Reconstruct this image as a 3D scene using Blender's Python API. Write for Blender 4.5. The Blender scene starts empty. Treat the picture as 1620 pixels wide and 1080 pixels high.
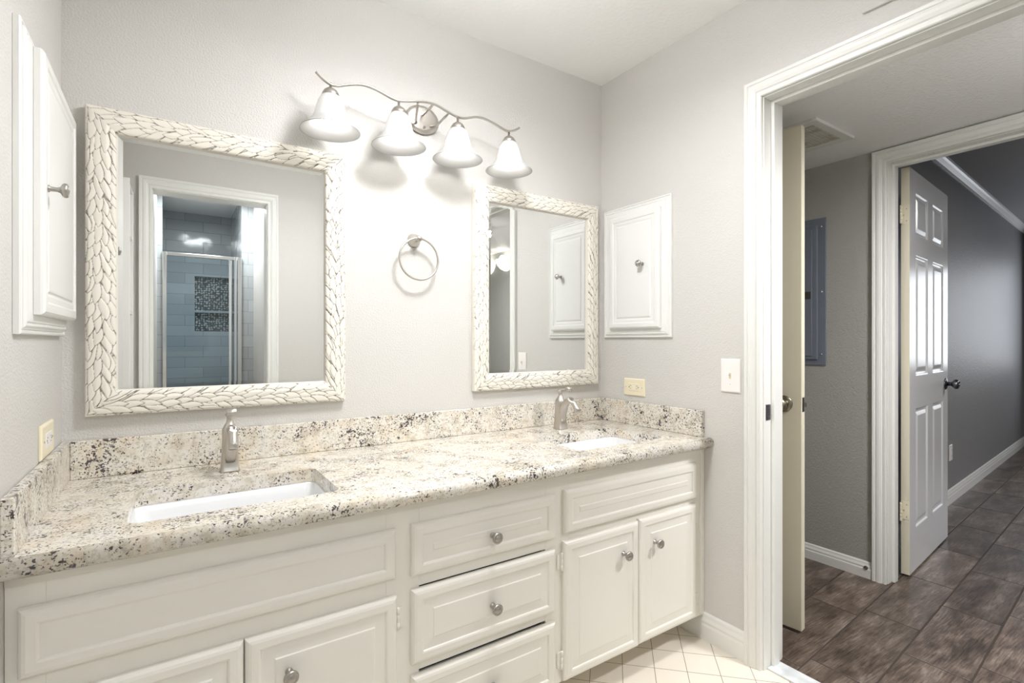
import bpy, bmesh, math, random
import numpy as np
from mathutils import Vector, Matrix

# ---------------------------------------------------------------- camera, world, exposure
S = bpy.context.scene
CAM_H = 1.17
FPX = 805.0
cd = bpy.data.cameras.new('camera'); cam = bpy.data.objects.new('camera', cd)
S.collection.objects.link(cam); S.camera = cam
cd.sensor_width = 36.0; cd.lens = FPX / 1620.0 * 36.0; cd.clip_start = 0.02
HEAD = math.atan(1200.0 / 805.0)                      # heading of the view from +x
cam.location = (0, 0, CAM_H)
cam.rotation_euler = (math.pi / 2, 0, HEAD - math.pi / 2)

S.view_settings.view_transform = 'Standard'
S.view_settings.look = 'None'
S.view_settings.gamma = 1.0
S.view_settings.exposure = 0.07
try: S.view_settings.use_curve_mapping = False
except Exception: pass
S.cycles.max_bounces = 12; S.cycles.diffuse_bounces = 7; S.cycles.glossy_bounces = 6
S.cycles.transmission_bounces = 8; S.cycles.caustics_reflective = False; S.cycles.caustics_refractive = False
S.cycles.sample_clamp_indirect = 6.0
S.cycles.use_denoising = True

w = bpy.data.worlds.new('world'); S.world = w; w.use_nodes = True
w.node_tree.nodes['Background'].inputs[0].default_value = (0.62, 0.78, 1.0, 1)
w.node_tree.nodes['Background'].inputs[1].default_value = 1.0

def area(name, loc, rot, sx, sy, power, color=(1, 1, 1)):
    d = bpy.data.lights.new(name, 'AREA'); d.shape = 'RECTANGLE'; d.size = sx; d.size_y = sy
    d.energy = power; d.color = color
    o = bpy.data.objects.new(name, d); S.collection.objects.link(o)
    o.location = loc; o.rotation_euler = rot
    return o
BULB = 14.0                                           # radiance of the vanity bulbs
area('bath_fill_light', (0.75, 1.00, 2.175), (0, 0, 0), 0.22, 0.22, 13.5, (0.985, 0.99, 1.0))  # added fill below an unseen, made-up bathroom fixture
area('hall_fill_light', (2.05, -0.02, 2.052), (0, 0, 0), 0.20, 0.20, 36, (0.99, 0.99, 1.0))  # added fill for the hall walls and ceiling, source invented
area('shower_fill_light', (0.25, -1.08, 2.345), (0, 0, 0), 0.25, 0.25, 16, (0.93, 0.97, 1.0))  # added fill to brighten the mirrored shower, no lamp known there
area('window_daylight', (7.93, 0.70, 1.45), (0, math.radians(90), 0), 1.15, 1.1, 12, (0.95, 0.97, 1.0))
area('far_room_fill_light', (5.2, -0.9, 2.37), (0, 0, 0), 0.4, 0.4, 42, (1.0, 0.96, 0.91))  # added fill for the white door and dark wall, lamp made up

# ---------------------------------------------------------------- constants
XL, XR, YB, YF = -0.246, 1.75, 1.826, -0.01
CEIL = 2.42
HX0, HX1 = 1.87, 2.87
HCEIL = 2.103
random.seed(4)

# ---------------------------------------------------------------- materials
def nt(m): return m.node_tree.nodes, m.node_tree.links
def mat(name, col, rough=0.5, metal=0.0, bump=None, coat=0.0, spec=0.5, mottled=None):
    m = bpy.data.materials.new(name); m.use_nodes = True
    n, l = nt(m); b = n['Principled BSDF']
    b.inputs['Base Color'].default_value = (*col, 1); b.inputs['Roughness'].default_value = rough
    b.inputs['Metallic'].default_value = metal; b.inputs['Coat Weight'].default_value = coat
    b.inputs['Specular IOR Level'].default_value = spec
    tc = n.new('ShaderNodeTexCoord')
    if bump:
        sc, st, dist = bump[:3]
        t = n.new('ShaderNodeTexNoise'); t.inputs['Scale'].default_value = sc
        t.inputs['Detail'].default_value = 2.0; t.inputs['Roughness'].default_value = 0.45
        l.new(tc.outputs['Object'], t.inputs['Vector'])
        bp = n.new('ShaderNodeBump'); bp.inputs['Strength'].default_value = st; bp.inputs['Distance'].default_value = dist
        l.new(t.outputs[0], bp.inputs['Height']); l.new(bp.outputs[0], b.inputs['Normal'])
    if mottled:
        sc, c2, lo, hi = mottled
        t = n.new('ShaderNodeTexNoise'); t.inputs['Scale'].default_value = sc; t.inputs['Detail'].default_value = 5
        l.new(tc.outputs['Object'], t.inputs['Vector'])
        r = n.new('ShaderNodeValToRGB'); r.color_ramp.elements[0].position = lo; r.color_ramp.elements[1].position = hi
        r.color_ramp.elements[0].color = (*col, 1); r.color_ramp.elements[1].color = (*c2, 1)
        l.new(t.outputs[0], r.inputs[0]); l.new(r.outputs[0], b.inputs['Base Color'])
    return m

def emis(name, col, st):
    m = bpy.data.materials.new(name); m.use_nodes = True
    n, l = nt(m); n.remove(n['Principled BSDF'])
    e = n.new('ShaderNodeEmission'); e.inputs[0].default_value = (*col, 1); e.inputs[1].default_value = st
    l.new(e.outputs[0], n['Material Output'].inputs[0]); return m

M = {}
M['wall'] = mat('wall_paint', (0.605, 0.59, 0.565), 0.42, bump=(190, 0.42, 0.005))
M['ceiling'] = mat('ceiling_paint', (0.88, 0.88, 0.865), 0.75, bump=(60, 0.25, 0.006))
M['hallwall'] = mat('hall_wall_paint', (0.36, 0.36, 0.33), 0.45, bump=(120, 0.5, 0.006))
M['hallceil'] = mat('hall_ceiling_paint', (0.88, 0.88, 0.88), 0.6, bump=(90, 0.5, 0.008))
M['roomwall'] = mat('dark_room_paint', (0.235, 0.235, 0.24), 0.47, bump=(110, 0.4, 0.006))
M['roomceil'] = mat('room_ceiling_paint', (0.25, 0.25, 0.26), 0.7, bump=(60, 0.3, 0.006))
M['trim'] = mat('trim_paint', (0.77, 0.77, 0.745), 0.30)
M['cab'] = mat('cabinet_paint', (0.80, 0.78, 0.725), 0.36, bump=(22, 0.10, 0.004))
M['wallcab'] = mat('wall_cabinet_paint', (0.78, 0.78, 0.76), 0.33, bump=(22, 0.06, 0.004))
M['dark'] = mat('gap_shade', (0.03, 0.028, 0.025), 0.8)  # near-black colour standing in for shade inside the vanity
M['nickel'] = mat('brushed_nickel', (0.56, 0.53, 0.49), 0.30, 1.0, bump=(300, 0.05, 0.002))
M['knob'] = mat('pewter', (0.42, 0.40, 0.37), 0.36, 1.0)
M['brass'] = mat('aged_brass', (0.27, 0.24, 0.19), 0.30, 1.0)
M['darkmetal'] = mat('dark_steel', (0.16, 0.16, 0.18), 0.3, 1.0)
M['chrome'] = mat('chrome', (0.82, 0.84, 0.86), 0.12, 1.0)
M['porcelain'] = mat('porcelain', (0.76, 0.765, 0.775), 0.10, coat=0.4)
M['ivory'] = mat('ivory_plastic', (0.82, 0.75, 0.56), 0.35)
M['whiteplastic'] = mat('white_plastic', (0.84, 0.81, 0.79), 0.32)
M['slot'] = mat('slot_dark', (0.05, 0.045, 0.04), 0.6)
M['creamdoor'] = mat('cream_door_paint', (0.72, 0.67, 0.53), 0.42, bump=(30, 0.08, 0.004))
M['whitedoor'] = mat('white_door_paint', (0.68, 0.68, 0.69), 0.22, bump=(14, 0.03, 0.004))
M['panelgrey'] = mat('electrical_panel_grey', (0.15, 0.17, 0.21), 0.42)
M['mirror'] = mat('mirror_silver', (0.90, 0.915, 0.91), 0.0, 1.0)
M['marble'] = mat('marble_threshold', (0.70, 0.72, 0.73), 0.2, mottled=(14, (0.5, 0.53, 0.55), 0.45, 0.7))
M['bulb'] = emis('bulb_glow', (1.0, 0.98, 0.955), BULB)
M['bowl'] = emis('fill_bowl_glow', (0.99, 0.99, 1.0), 33.0)  # glow of the added bowl, lifts the bathroom ceiling
M['lamp'] = emis('fill_diffuser_glow', (1.0, 0.98, 0.95), 4.0)  # glow of the added square fill fixtures
M['lamp2'] = emis('sconce_glow', (1.0, 0.95, 0.86), 1.6)
M['daylight'] = emis('window_sky', (0.72, 0.86, 1.0), 5.0)

def shade_mat():
    m = bpy.data.materials.new('alabaster_glass'); m.use_nodes = True
    n, l = nt(m); b = n['Principled BSDF']
    b.inputs['Base Color'].default_value = (0.66, 0.66, 0.655, 1); b.inputs['Roughness'].default_value = 0.25
    t = n.new('ShaderNodeBsdfTranslucent'); t.inputs[0].default_value = (0.66, 0.66, 0.655, 1)
    mx = n.new('ShaderNodeMixShader'); mx.inputs[0].default_value = 0.30
    l.new(b.outputs[0], mx.inputs[1]); l.new(t.outputs[0], mx.inputs[2])
    l.new(mx.outputs[0], n['Material Output'].inputs[0]); return m
M['shade'] = shade_mat()

def glass_mat():
    m = bpy.data.materials.new('shower_glass'); m.use_nodes = True
    n, l = nt(m); n.remove(n['Principled BSDF'])
    tr = n.new('ShaderNodeBsdfTransparent'); tr.inputs[0].default_value = (0.88, 0.94, 0.97, 1)
    g = n.new('ShaderNodeBsdfGlossy'); g.inputs['Roughness'].default_value = 0.02
    fr = n.new('ShaderNodeFresnel'); fr.inputs[0].default_value = 1.38
    mx = n.new('ShaderNodeMixShader')
    l.new(fr.outputs[0], mx.inputs[0]); l.new(tr.outputs[0], mx.inputs[1]); l.new(g.outputs[0], mx.inputs[2])
    l.new(mx.outputs[0], n['Material Output'].inputs[0]); return m
M['glass'] = glass_mat()

def granite():
    m = bpy.data.materials.new('granite'); m.use_nodes = True
    n, l = nt(m); b = n['Principled BSDF']
    b.inputs['Roughness'].default_value = 0.13; b.inputs['Specular IOR Level'].default_value = 0.6
    tc = n.new('ShaderNodeTexCoord')
    def noise(sc, det=4, r=0.6, dist=0.0, off=0.0):
        mp = n.new('ShaderNodeMapping'); mp.inputs['Location'].default_value = (off, off * 0.7, -off)
        l.new(tc.outputs['Object'], mp.inputs[0])
        t = n.new('ShaderNodeTexNoise'); t.inputs['Scale'].default_value = sc; t.inputs['Detail'].default_value = det
        t.inputs['Roughness'].default_value = r; t.inputs['Distortion'].default_value = dist
        l.new(mp.outputs[0], t.inputs['Vector']); return t.outputs[0]
    def ramp(v, stops):
        r = n.new('ShaderNodeValToRGB'); e = r.color_ramp.elements
        e[0].position, e[0].color = stops[0][0], (*stops[0][1], 1)
        e[1].position, e[1].color = stops[-1][0], (*stops[-1][1], 1)
        for p, c in stops[1:-1]:
            q = e.new(p); q.color = (*c, 1)
        l.new(v, r.inputs[0]); return r.outputs[0]
    def mix(f, a, c):
        x = n.new('ShaderNodeMix'); x.data_type = 'RGBA'
        l.new(f, x.inputs[0])
        for i, s in ((6, a), (7, c)):
            if isinstance(s, tuple): x.inputs[i].default_value = (*s, 1)
            else: l.new(s, x.inputs[i])
        return x.outputs[2]
    def math_(op, a, c):
        x = n.new('ShaderNodeMath'); x.operation = op
        for i, s in ((0, a), (1, c)):
            if isinstance(s, (int, float)): x.inputs[i].default_value = s
            else: l.new(s, x.inputs[i])
        return x.outputs[0]
    K0, K1 = (0, 0, 0), (1, 1, 1)
    base = ramp(noise(26, 6, 0.6, 0.3), [(0.30, (0.50, 0.45, 0.36)), (0.43, (0.68, 0.63, 0.54)), (0.57, (0.77, 0.735, 0.67)), (0.74, (0.55, 0.54, 0.50))])
    gold = ramp(noise(7, 3, 0.5, 0, 3), [(0.58, K0), (0.70, K1)])
    base = mix(math_('MULTIPLY', gold, 0.35), base, (0.70, 0.54, 0.34))
    grey = ramp(noise(120, 3, 0.6, 0.1, 7), [(0.53, K0), (0.61, K1)])
    base = mix(math_('MULTIPLY', grey, 0.42), base, (0.36, 0.33, 0.29))
    clus = noise(11, 3, 0.6, 0, 11)
    fine = noise(195, 3, 0.6, 0.1, 5)
    v = math_('ADD', fine, math_('MULTIPLY', math_('SUBTRACT', clus, 0.5), 0.36))
    spots = ramp(v, [(0.575, K0), (0.635, K1)])
    big = ramp(math_('ADD', noise(72, 2, 0.5, 0.3, 15), math_('MULTIPLY', math_('SUBTRACT', clus, 0.5), 0.5)), [(0.650, K0), (0.69, K1)])
    dark = ramp(noise(40, 2, 0.5, 0, 21), [(0.4, (0.060, 0.045, 0.045)), (0.6, (0.085, 0.080, 0.095))])
    c = mix(spots, base, dark); c = mix(big, c, dark)
    l.new(c, b.inputs['Base Color']); return m
M['granite'] = granite()

def tile_diag():                                       # cream 45 degree bathroom floor tile
    m = bpy.data.materials.new('bath_floor_tile'); m.use_nodes = True
    n, l = nt(m); b = n['Principled BSDF']; b.inputs['Roughness'].default_value = 0.28
    tc = n.new('ShaderNodeTexCoord'); sp = n.new('ShaderNodeSeparateXYZ'); l.new(tc.outputs['Object'], sp.inputs[0])
    def ma(op, a, c=0.0):
        x = n.new('ShaderNodeMath'); x.operation = op
        for i, s in ((0, a), (1, c)):
            if isinstance(s, (int, float)): x.inputs[i].default_value = s
            else: l.new(s, x.inputs[i])
        return x.outputs[0]
    sx = ma('MULTIPLY', sp.outputs[0], 0.7071); sy = ma('MULTIPLY', sp.outputs[1], 0.7071)
    def line(v, off, pitch):
        t = ma('FRACT', ma('DIVIDE', ma('ADD', v, 50 * pitch - off), pitch))
        d = ma('MINIMUM', t, ma('SUBTRACT', 1.0, t))
        return ma('LESS_THAN', ma('MULTIPLY', d, pitch), 0.0011)
    g = ma('MAXIMUM', line(ma('SUBTRACT', sx, sy), 0.2609, 0.1125), line(ma('ADD', sx, sy), 2.12, 0.1155))
    t = n.new('ShaderNodeTexNoise'); t.inputs['Scale'].default_value = 3; l.new(tc.outputs['Object'], t.inputs['Vector'])
    r = n.new('ShaderNodeValToRGB'); r.color_ramp.elements[0].color = (0.74, 0.68, 0.59, 1); r.color_ramp.elements[1].color = (0.80, 0.75, 0.66, 1)
    l.new(t.outputs[0], r.inputs[0])
    x = n.new('ShaderNodeMix'); x.data_type = 'RGBA'; l.new(g, x.inputs[0]); l.new(r.outputs[0], x.inputs[6]); x.inputs[7].default_value = (0.20, 0.15, 0.10, 1)
    l.new(x.outputs[2], b.inputs['Base Color']); return m
M['bathtile'] = tile_diag()

def wood_tile():
    m = bpy.data.materials.new('wood_look_tile'); m.use_nodes = True
    n, l = nt(m); b = n['Principled BSDF']
    at = n.new('ShaderNodeAttribute'); at.attribute_name = 'tile_uv'
    rnd = n.new('ShaderNodeAttribute'); rnd.attribute_name = 'tile_rnd'
    mp = n.new('ShaderNodeMapping'); mp.inputs['Scale'].default_value = (2.6, 7.5, 1); l.new(at.outputs['Vector'], mp.inputs[0])
    t = n.new('ShaderNodeTexNoise'); t.inputs['Scale'].default_value = 1.6; t.inputs['Detail'].default_value = 9; t.inputs['Roughness'].default_value = 0.68; t.inputs['Distortion'].default_value = 0.25
    l.new(mp.outputs[0], t.inputs['Vector'])
    r = n.new('ShaderNodeValToRGB'); e = r.color_ramp.elements
    e[0].position = 0.30; e[0].color = (0.040, 0.026, 0.019, 1); e[1].position = 0.72; e[1].color = (0.34, 0.28, 0.235, 1)
    q = e.new(0.44); q.color = (0.095, 0.064, 0.046, 1); q = e.new(0.57); q.color = (0.175, 0.128, 0.098, 1)
    l.new(t.outputs[0], r.inputs[0])
    mp2 = n.new('ShaderNodeMapping'); mp2.inputs['Scale'].default_value = (9, 130, 1); l.new(at.outputs['Vector'], mp2.inputs[0])
    t2 = n.new('ShaderNodeTexNoise'); t2.inputs['Scale'].default_value = 1.4; t2.inputs['Detail'].default_value = 4; l.new(mp2.outputs[0], t2.inputs['Vector'])
    mr = n.new('ShaderNodeMapRange'); mr.inputs[1].default_value = 0.3; mr.inputs[2].default_value = 0.7; mr.inputs[3].default_value = 0.5; mr.inputs[4].default_value = 1.5
    l.new(t2.outputs[0], mr.inputs[0])
    mr2 = n.new('ShaderNodeMapRange'); mr2.inputs[3].default_value = 0.58; mr2.inputs[4].default_value = 1.0; l.new(rnd.outputs['Fac'], mr2.inputs[0])
    ml = n.new('ShaderNodeMath'); ml.operation = 'MULTIPLY'; l.new(mr.outputs[0], ml.inputs[0]); l.new(mr2.outputs[0], ml.inputs[1])
    hs = n.new('ShaderNodeHueSaturation'); l.new(r.outputs[0], hs.inputs['Color']); l.new(ml.outputs[0], hs.inputs['Value']); hs.inputs['Saturation'].default_value = 0.9
    l.new(hs.outputs[0], b.inputs['Base Color'])
    b.inputs['Roughness'].default_value = 0.36
    bp = n.new('ShaderNodeBump'); bp.inputs['Strength'].default_value = 0.25; bp.inputs['Distance'].default_value = 0.002
    l.new(t2.outputs[0], bp.inputs['Height']); l.new(bp.outputs[0], b.inputs['Normal']); return m
M['woodtile'] = wood_tile()
M['grout'] = mat('dark_grout', (0.045, 0.032, 0.025), 0.8)

def shower_tile(name, col, hexa=False):
    m = bpy.data.materials.new(name); m.use_nodes = True
    n, l = nt(m); b = n['Principled BSDF']; b.inputs['Roughness'].default_value = 0.10
    at = n.new('ShaderNodeTexCoord'); sp = n.new('ShaderNodeSeparateXYZ'); l.new(at.outputs['Object'], sp.inputs[0])
    add = n.new('ShaderNodeMath'); l.new(sp.outputs[0], add.inputs[0]); l.new(sp.outputs[1], add.inputs[1])
    cb = n.new('ShaderNodeCombineXYZ'); l.new(add.outputs[0], cb.inputs[0]); l.new(sp.outputs[2], cb.inputs[1])
    if hexa:
        v = n.new('ShaderNodeTexVoronoi'); v.inputs['Scale'].default_value = 46; v.inputs['Randomness'].default_value = 0.45
        l.new(cb.outputs[0], v.inputs['Vector'])
        r = n.new('ShaderNodeValToRGB'); r.color_ramp.elements[0].position = 0.36; r.color_ramp.elements[0].color = (*col, 1)
        r.color_ramp.elements[1].position = 0.46; r.color_ramp.elements[1].color = (0.10, 0.11, 0.12, 1)
        l.new(v.outputs['Distance'], r.inputs[0]); l.new(r.outputs[0], b.inputs['Base Color']); h = v.outputs['Distance']
        b.inputs['Metallic'].default_value = 0.5
        inv, dist = True, 0.004
    else:
        t = n.new('ShaderNodeTexBrick'); t.inputs['Scale'].default_value = 1.0
        t.inputs['Brick Width'].default_value = 0.305; t.inputs['Row Height'].default_value = 0.102
        t.inputs['Mortar Size'].default_value = 0.0016; t.inputs['Mortar Smooth'].default_value = 0.3
        t.inputs['Color1'].default_value = (*col, 1); t.inputs['Color2'].default_value = tuple(c * 0.82 for c in col) + (1,)
        t.inputs['Mortar'].default_value = tuple(c * 0.45 for c in col) + (1,)
        l.new(cb.outputs[0], t.inputs['Vector']); l.new(t.outputs[0], b.inputs['Base Color'])
        nz = n.new('ShaderNodeTexNoise'); nz.inputs['Scale'].default_value = 9; nz.inputs['Detail'].default_value = 1
        l.new(at.outputs['Object'], nz.inputs['Vector'])
        mm = n.new('ShaderNodeMath'); mm.operation = 'SUBTRACT'; l.new(nz.outputs[0], mm.inputs[0]); l.new(t.outputs['Fac'], mm.inputs[1])
        h = mm.outputs[0]; inv, dist = False, 0.006
    bp = n.new('ShaderNodeBump'); bp.invert = inv; bp.inputs['Strength'].default_value = 0.4; bp.inputs['Distance'].default_value = dist
    l.new(h, bp.inputs['Height']); l.new(bp.outputs[0], b.inputs['Normal']); return m
M['showertile'] = shower_tile('blue_grey_shower_tile', (0.46, 0.49, 0.505))
M['hextile'] = shower_tile('hexagon_mosaic', (0.62, 0.62, 0.60), True)

def carved():
    m = bpy.data.materials.new('carved_cream_frame'); m.use_nodes = True
    n, l = nt(m); b = n['Principled BSDF']; b.inputs['Roughness'].default_value = 0.45
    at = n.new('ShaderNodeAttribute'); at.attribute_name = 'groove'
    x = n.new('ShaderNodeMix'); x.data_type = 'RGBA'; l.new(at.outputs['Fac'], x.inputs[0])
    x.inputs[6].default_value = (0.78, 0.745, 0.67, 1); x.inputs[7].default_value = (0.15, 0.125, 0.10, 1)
    l.new(x.outputs[2], b.inputs['Base Color']); return m
M['carved'] = carved()

# ---------------------------------------------------------------- mesh helpers
class MB:
    def __init__(s): s.v = []; s.f = []; s.sm = []
    def add(s, vs, fs, smooth=False):
        o = len(s.v); s.v += [tuple(p) for p in vs]; s.f += [tuple(i + o for i in f) for f in fs]; s.sm += [smooth] * len(fs)
        return s
    def box(s, a, b, T=None):
        (x0, y0, z0), (x1, y1, z1) = a, b
        if x0 > x1: x0, x1 = x1, x0
        if y0 > y1: y0, y1 = y1, y0
        if z0 > z1: z0, z1 = z1, z0
        p = [(x0, y0, z0), (x1, y0, z0), (x1, y1, z0), (x0, y1, z0), (x0, y0, z1), (x1, y0, z1), (x1, y1, z1), (x0, y1, z1)]
        if T: p = [T @ Vector(q) for q in p]
        return s.add(p, [(0, 3, 2, 1), (4, 5, 6, 7), (0, 1, 5, 4), (1, 2, 6, 5), (2, 3, 7, 6), (3, 0, 4, 7)])
    def lathe(s, prof, T=None, seg=32, smooth=True, caps=True):
        """prof: (radius, height) along local z"""
        vs = []; fs = []
        for r, h in prof:
            for k in range(seg):
                a = 2 * math.pi * k / seg; vs.append((r * math.cos(a), r * math.sin(a), h))
        for i in range(len(prof) - 1):
            for k in range(seg):
                k2 = (k + 1) % seg; fs.append((i * seg + k, i * seg + k2, (i + 1) * seg + k2, (i + 1) * seg + k))
        if caps:
            if prof[0][0] > 1e-5: fs.append(tuple(range(seg - 1, -1, -1)))
            if prof[-1][0] > 1e-5: fs.append(tuple((len(prof) - 1) * seg + k for k in range(seg)))
        if T: vs = [T @ Vector(q) for q in vs]
        return s.add(vs, fs, smooth)
    def tube(s, pts, rad, seg=12, closed=False, flat=None, smooth=True):
        """round (or elliptical: flat=(a,b)) tube; rad a number or a list"""
        P = [Vector(p) for p in pts]; n = len(P); vs = []; fs = []
        for i, p in enumerate(P):
            if closed: t = P[(i + 1) % n] - P[i - 1]
            else: t = P[min(i + 1, n - 1)] - P[max(i - 1, 0)]
            t.normalize()
            up = Vector((0, 1, 0)) if abs(t.y) < 0.9 else Vector((0, 0, 1))
            a = t.cross(up).normalized(); b = a.cross(t).normalized()
            r = rad[i] if isinstance(rad, (list, tuple)) else rad
            ra, rb = (r, r) if not flat else (r * flat[0], r * flat[1])
            for k in range(seg):
                th = 2 * math.pi * k / seg; vs.append(p + a * math.cos(th) * ra + b * math.sin(th) * rb)
        m = n if closed else n - 1
        for i in range(m):
            j = (i + 1) % n
            for k in range(seg):
                k2 = (k + 1) % seg; fs.append((i * seg + k, i * seg + k2, j * seg + k2, j * seg + k))
        if not closed:
            fs.append(tuple(range(seg - 1, -1, -1))); fs.append(tuple((n - 1) * seg + k for k in range(seg)))
        return s.add(vs, fs, smooth)
    def nested(s, w, h, prof, T=None):
        """rectangular panel in local xz, face towards -y; prof (inset, height)"""
        vs = []; fs = []
        for ins, ht in prof:
            vs += [(ins, -ht, ins), (w - ins, -ht, ins), (w - ins, -ht, h - ins), (ins, -ht, h - ins)]
        for i in range(len(prof) - 1):
            for k in range(4):
                k2 = (k + 1) % 4; fs.append((i * 4 + k, i * 4 + k2, (i + 1) * 4 + k2, (i + 1) * 4 + k))
        e = (len(prof) - 1) * 4; fs.append((e, e + 1, e + 2, e + 3)); fs.append((3, 2, 1, 0))
        if T: vs = [T @ Vector(q) for q in vs]
        return s.add(vs, fs)
    def sweep(s, path, prof, N, side):
        """mitred moulding: path points, prof = (offset away from the opening, thickness); N = wall normal; side(i) = outward dir of segment i"""
        P = [Vector(p) for p in path]; N = Vector(N); vs = []; fs = []; n = len(P); m = len(prof)
        for i in range(n):
            d = []
            if i > 0: d.append(Vector(side[i - 1]))
            if i < n - 1: d.append(Vector(side[i]))
            o = sum(d, Vector())
            for off, th in prof: vs.append(P[i] + o * off + N * th)
        for i in range(n - 1):
            for k in range(m):
                k2 = (k + 1) % m; fs.append((i * m + k, i * m + k2, (i + 1) * m + k2, (i + 1) * m + k))
        fs.append(tuple(range(m - 1, -1, -1))); fs.append(tuple((n - 1) * m + k for k in range(m)))
        return s.add(vs, fs)
    def build(s, name, material, parent=None, bevel=0.0, seg=2):
        me = bpy.data.meshes.new(name); me.from_pydata(s.v, [], s.f); me.update()
        me.polygons.foreach_set('use_smooth', s.sm)
        bm = bmesh.new(); bm.from_mesh(me); bmesh.ops.recalc_face_normals(bm, faces=bm.faces); bm.to_mesh(me); bm.free()
        o = bpy.data.objects.new(name, me); S.collection.objects.link(o); me.materials.append(material)
        if parent: o.parent = parent
        if bevel:
            b = o.modifiers.new('bevel', 'BEVEL'); b.width = bevel; b.segments = seg; b.limit_method = 'ANGLE'; b.angle_limit = math.radians(40)
        return o

def thing(name, label, cat, loc=(0, 0, 0), rotz=0, group=None):
    o = bpy.data.objects.new(name, None); S.collection.objects.link(o); o.empty_display_size = 0.1
    o.location = loc; o.rotation_euler = (0, 0, rotz); o['label'] = label; o['category'] = cat
    if group: o['group'] = group
    return o
def tag(o, label, cat, group=None):
    o['label'] = label; o['category'] = cat
    if group: o['group'] = group
    return o
def struct(o): o['kind'] = 'structure'; return o
def sbox(name, a, b, m): return struct(MB().box(a, b).build(name, m))
def Tr(x, y, z): return Matrix.Translation((x, y, z))
def Rz(d): return Matrix.Rotation(math.radians(d), 4, 'Z')
def Rx(d): return Matrix.Rotation(math.radians(d), 4, 'X')
def Ry(d): return Matrix.Rotation(math.radians(d), 4, 'Y')

# ================================================================ ROOM SHELL
# back wall with vanity
sbox('wall_back', (XL - 0.12, YB, 0), (XR + 0.12, YB + 0.12, CEIL), M['wall'])
sbox('wall_left', (XL - 0.12, YF - 0.12, 0), (XL, YB, CEIL), M['wall'])
# right wall with the doorway to the hall
D1a, D1b, D1h = 0.20, 1.006, 2.040
wr = MB(); wr.box((XR, D1b, 0), (HX0, YB, CEIL)); wr.box((XR, YF - 0.12, 0), (HX0, D1a, CEIL)); wr.box((XR, D1a, D1h), (HX0, D1b, CEIL))
struct(wr.build('wall_right', M['wall']))
# front wall with the doorway to the shower room (camera stands in it)
SXa, SXb, SH = -0.088, 0.522, 2.060
wf = MB(); wf.box((XL, YF - 0.12, 0), (SXa, YF, CEIL)); wf.box((SXb, YF - 0.12, 0), (XR, YF, CEIL)); wf.box((SXa, YF - 0.12, SH), (SXb, YF, CEIL))
struct(wf.build('wall_front', M['wall']))
sbox('ceiling', (XL - 0.12, -2.40, CEIL), (HX0, YB + 0.12, CEIL + 0.1), M['ceiling'])
sbox('floor', (XL - 0.12, -2.40, -0.10), (1.80, YB + 0.12, 0.0), M['bathtile'])

# casings: profile (offset, thickness)
CAS = [(0.0, 0.0), (0.0, 0.010), (0.003, 0.013), (0.012, 0.0135), (0.014, 0.0115), (0.017, 0.0115), (0.020, 0.016), (0.030, 0.019), (0.040, 0.0195),
       (0.044, 0.0165), (0.047, 0.0165), (0.049, 0.020), (0.058, 0.021), (0.062, 0.017), (0.062, 0.0)]
def casing(name, x, ya, yb, h, nrm, axis='x', wd=0.062, prof=CAS):
    k = wd / 0.062; p = [(a * k, b) for a, b in prof]
    m = MB()
    if axis == 'x': m.sweep([(x, ya, 0), (x, ya, h), (x, yb, h), (x, yb, 0)], p, (nrm, 0, 0), [(0, -1, 0), (0, 0, 1), (0, 1, 0)])
    else: m.sweep([(ya, x, 0), (ya, x, h), (yb, x, h), (yb, x, 0)], p, (0, nrm, 0), [(-1, 0, 0), (0, 0, 1), (1, 0, 0)])
    return struct(m.build(name, M['trim']))
casing('trim_1', XR, D1a, D1b, D1h, -1)
casing('trim_2', HX0, D1a, D1b, D1h, 1)
casing('trim_3', YF, SXa, SXb, SH, 1, 'y', 0.066)
def jamb_x(name, x0, x1, ya, yb, h, t=0.012):
    m = MB()
    m.box((x0, yb - 0.004, 0), (x1, yb, h)); m.box((x0, ya, 0), (x1, ya + 0.004, h)); m.box((x0, ya, h - 0.004), (x1, yb, h))
    xc = x0 + 0.045
    m.box((xc, yb - 0.004 - t, 0), (xc + 0.038, yb - 0.004, h - 0.004)); m.box((xc, ya + 0.004, 0), (xc + 0.038, ya + 0.004 + t, h - 0.004))
    m.box((xc, ya + 0.004 + t, h - 0.004 - t), (xc + 0.038, yb - 0.004 - t, h - 0.004))
    return struct(m.build(name, M['trim'], bevel=0.0015))
jb = jamb_x('trim_4', XR, HX0, D1a, D1b, D1h)
jm = MB(); jm.box((SXa, YF - 0.12, 0), (SXa + 0.004, YF, SH)); jm.box((SXb - 0.004, YF - 0.12, 0), (SXb, YF, SH)); jm.box((SXa, YF - 0.12, SH - 0.004), (SXb, YF, SH))
struct(jm.build('trim_5', M['trim']))

# baseboards
BB = [(0, 0), (0.014, 0), (0.014, 0.050), (0.011, 0.058), (0.012, 0.066), (0.008, 0.078), (0.007, 0.088), (0.003, 0.094), (0, 0.094)]
def baseboard(name, p0, p1, nrm, m=M['trim'], k=1.0):
    a, b, n = Vector(p0), Vector(p1), Vector(nrm); q = MB(); vs = []
    for P in (a, b):
        for d, z in BB: vs.append(P + n * d + Vector((0, 0, z * k)))
    c = len(BB); fs = [(i, (i + 1) % c, c + (i + 1) % c, c + i) for i in range(c)] + [tuple(range(c)), tuple(range(2 * c - 1, c - 1, -1))]
    return struct(q.add(vs, fs).build(name, m))
baseboard('baseboard_right', (XR, 1.399, 0), (XR, D1b + 0.063, 0), (-1, 0, 0), k=1.12)
struct(MB().box((1.768, D1a, 0.0), (1.842, D1b - 0.005, 0.007)).build('trim_6', M['marble'], bevel=0.002))

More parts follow.
